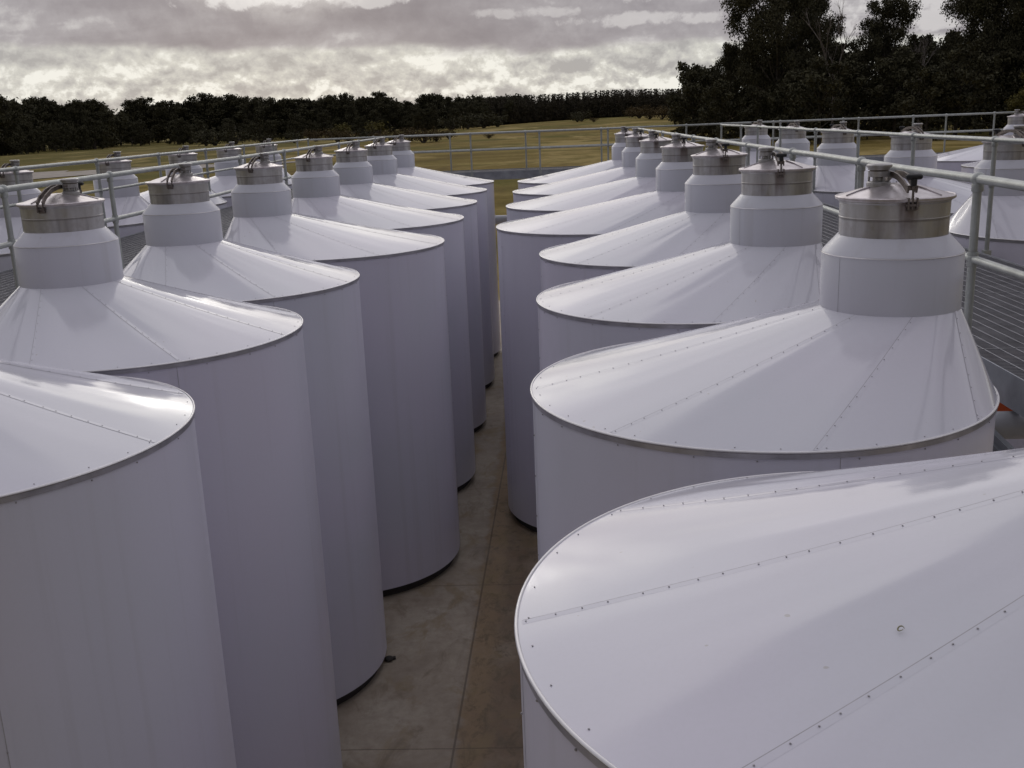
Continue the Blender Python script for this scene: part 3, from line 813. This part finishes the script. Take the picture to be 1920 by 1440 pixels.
# ------------------------------------------------------------------ sky and light
SUN_EL, SUN_AZ = R(16), R(-13.5)       # azimuth from +y toward +x
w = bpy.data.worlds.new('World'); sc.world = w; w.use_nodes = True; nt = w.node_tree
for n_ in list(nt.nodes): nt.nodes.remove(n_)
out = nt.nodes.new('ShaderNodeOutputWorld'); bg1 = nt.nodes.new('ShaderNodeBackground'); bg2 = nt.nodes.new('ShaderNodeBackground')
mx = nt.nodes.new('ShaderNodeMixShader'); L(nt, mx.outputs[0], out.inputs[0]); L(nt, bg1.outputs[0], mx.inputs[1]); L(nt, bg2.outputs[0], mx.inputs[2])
sky = nt.nodes.new('ShaderNodeTexSky'); sky.sky_type = 'NISHITA'; sky.sun_disc = False
sky.sun_elevation = SUN_EL; sky.sun_rotation = SUN_AZ
L(nt, sky.outputs[0], bg1.inputs[0]); bg1.inputs[1].default_value = .08
tc = nt.nodes.new('ShaderNodeTexCoord'); sx = nt.nodes.new('ShaderNodeSeparateXYZ'); L(nt, tc.outputs['Generated'], sx.inputs[0])
hor = math_(nt, 'SQRT', math_(nt, 'ADD', math_(nt, 'POWER', sx.outputs[0], 2.), math_(nt, 'POWER', sx.outputs[1], 2.)))
el = math_(nt, 'DIVIDE', sx.outputs[2], math_(nt, 'MAXIMUM', hor, .02))      # tangent of elevation
az = math_(nt, 'ARCTAN2', sx.outputs[0], sx.outputs[1])
def svec(ks, kz, off=0., lift=0.):
    cb = nt.nodes.new('ShaderNodeCombineXYZ')
    el_ = math_(nt, 'ADD', el, lift)
    e2 = math_(nt, 'DIVIDE', el_, math_(nt, 'ADD', math_(nt, 'ABSOLUTE', el_), .35))   # compress upward
    L(nt, math_(nt, 'MULTIPLY_ADD', sx.outputs[0], ks, off), cb.inputs[0]); L(nt, math_(nt, 'MULTIPLY', sx.outputs[1], ks), cb.inputs[1]); L(nt, math_(nt, 'MULTIPLY', e2, kz), cb.inputs[2])
    return cb.outputs[0]
nb = noise(nt, svec(3.0, 8.5, 3.1), 1., 5, .5, .35)
nl = noise(nt, svec(7., 12., 8.3), 1., 5, .55, .3)           # broad
nc = noise(nt, svec(20., 13., 1.7), 1., 9, .60, .25)         # cumulus detail
nd = noise(nt, svec(55., 34., 5.2), 1., 8, .62, .2)
ncu = noise(nt, svec(20., 13., 1.7, .012), 1., 9, .60, .25)
ndu = noise(nt, svec(55., 34., 5.2, .006), 1., 8, .62, .2)
litc = math_(nt, 'ADD', math_(nt, 'MULTIPLY', math_(nt, 'SUBTRACT', nc, ncu), 1.1), math_(nt, 'MULTIPLY', math_(nt, 'SUBTRACT', nd, ndu), .45))
# under-lit bright band low over the horizon
f = math_(nt, 'ADD', math_(nt, 'ADD', math_(nt, 'MULTIPLY', nl, .55), math_(nt, 'ADD', math_(nt, 'MULTIPLY', nc, .27), math_(nt, 'MULTIPLY', nd, .18))), math_(nt, 'MULTIPLY', litc, maprange(nt, el, .07, .01, .7, 1.6)))
bright = ramp(nt, f, [(.32, (.250, .245, .245)), (.44, (.325, .32, .31)), (.54, (.385, .38, .355)), (.66, (.54, .535, .50))])
f2 = math_(nt, 'ADD', math_(nt, 'ADD', math_(nt, 'MULTIPLY', nb, .78), math_(nt, 'MULTIPLY', nc, .22)), math_(nt, 'MULTIPLY', litc, .22))
dark = ramp(nt, f2, [(.36, (.150, .138, .155)), (.48, (.185, .172, .188)), (.58, (.235, .222, .236)), (.70, (.44, .43, .425))])
edge = math_(nt, 'ADD', el, math_(nt, 'MULTIPLY_ADD', nl, .034, math_(nt, 'MULTIPLY_ADD', nc, .018, -.026)))
edge = math_(nt, 'ADD', edge, math_(nt, 'MULTIPLY', az, .022))
up = maprange(nt, edge, .058, .068)
c = mixc(nt, up, bright, dark)
# chosen breaks in the dark deck: (azimuth, tan elevation, width, height, amount)
for (a0, e0, wa, we, am) in ((-.255, .115, .075, .012, .75), (-.17, .108, .04, .007, .55), (.16, .104, .07, .009, .7), (.10, .082, .07, .006, .45), (-.02, .092, .05, .005, .35), (.33, .085, .10, .03, .6)):
    da = math_(nt, 'DIVIDE', math_(nt, 'SUBTRACT', az, a0), wa); de = math_(nt, 'DIVIDE', math_(nt, 'SUBTRACT', el, e0), we)
    dd = math_(nt, 'ADD', math_(nt, 'POWER', da, 2.), math_(nt, 'POWER', de, 2.))
    dd = math_(nt, 'ADD', dd, math_(nt, 'MULTIPLY', math_(nt, 'SUBTRACT', nd, .5), 5.)); dd = math_(nt, 'ADD', dd, math_(nt, 'MULTIPLY', math_(nt, 'SUBTRACT', nc, .5), 5.))
    c = mixc(nt, math_(nt, 'MULTIPLY', maprange(nt, dd, 1.3, .2), am), c, (.50, .485, .48))
# higher up: soft lumpy overcast, brighter ahead, darkened behind the camera
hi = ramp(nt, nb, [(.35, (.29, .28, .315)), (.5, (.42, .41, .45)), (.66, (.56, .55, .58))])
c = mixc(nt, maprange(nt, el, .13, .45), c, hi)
back = maprange(nt, math_(nt, 'ADD', sx.outputs[1], math_(nt, 'MULTIPLY', sx.outputs[2], .75)), .45, -.25)  # rear sky, out of view, darkened to dim tank sides facing the camera
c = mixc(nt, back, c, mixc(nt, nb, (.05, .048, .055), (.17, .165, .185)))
# thin bright cloud round the hidden sun
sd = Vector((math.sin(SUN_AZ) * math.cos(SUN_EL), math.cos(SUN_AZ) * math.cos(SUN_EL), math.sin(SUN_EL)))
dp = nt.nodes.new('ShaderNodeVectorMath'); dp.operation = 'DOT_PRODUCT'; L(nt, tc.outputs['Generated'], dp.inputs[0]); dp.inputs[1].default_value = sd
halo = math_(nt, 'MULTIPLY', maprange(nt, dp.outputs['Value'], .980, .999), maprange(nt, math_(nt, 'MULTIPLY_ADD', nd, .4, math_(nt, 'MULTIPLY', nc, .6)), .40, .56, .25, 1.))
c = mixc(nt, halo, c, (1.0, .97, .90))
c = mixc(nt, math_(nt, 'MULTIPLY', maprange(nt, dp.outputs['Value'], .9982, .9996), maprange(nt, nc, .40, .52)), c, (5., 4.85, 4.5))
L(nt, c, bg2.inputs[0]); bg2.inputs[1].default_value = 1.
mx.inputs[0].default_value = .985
sl = bpy.data.lights.new('sun', 'SUN'); sl.energy = .32; sl.angle = R(60); sl.color = (1., .95, .88)
so = link('sun', sl, None, (0, 0, 60)); so.rotation_euler = (-sd).to_track_quat('-Z', 'Y').to_euler()

# ------------------------------------------------------------------ camera
cd = bpy.data.cameras.new('camera'); cam = link('camera', cd); sc.camera = cam
r_ = Vector((0.99867396, 0.03441329, -0.03828903)); u_ = Vector((0.02836203, 0.25291993, 0.96707141)); w_ = Vector((-0.04296417, 0.96687498, -0.25160851))
mw = Matrix((( r_.x, u_.x, -w_.x, 0), (r_.y, u_.y, -w_.y, 0), (r_.z, u_.z, -w_.z, GZ), (0, 0, 0, 1)))
cam.matrix_world = mw
cd.sensor_width = 36; cd.lens = 1924.9 / 1920 * 36; cd.clip_start = .05; cd.clip_end = 20000
sc.view_settings.view_transform = 'Standard'; sc.view_settings.look = 'None'; sc.view_settings.exposure = .65; sc.view_settings.gamma = 1
sc.cycles.max_bounces = 8; sc.cycles.use_denoising = True
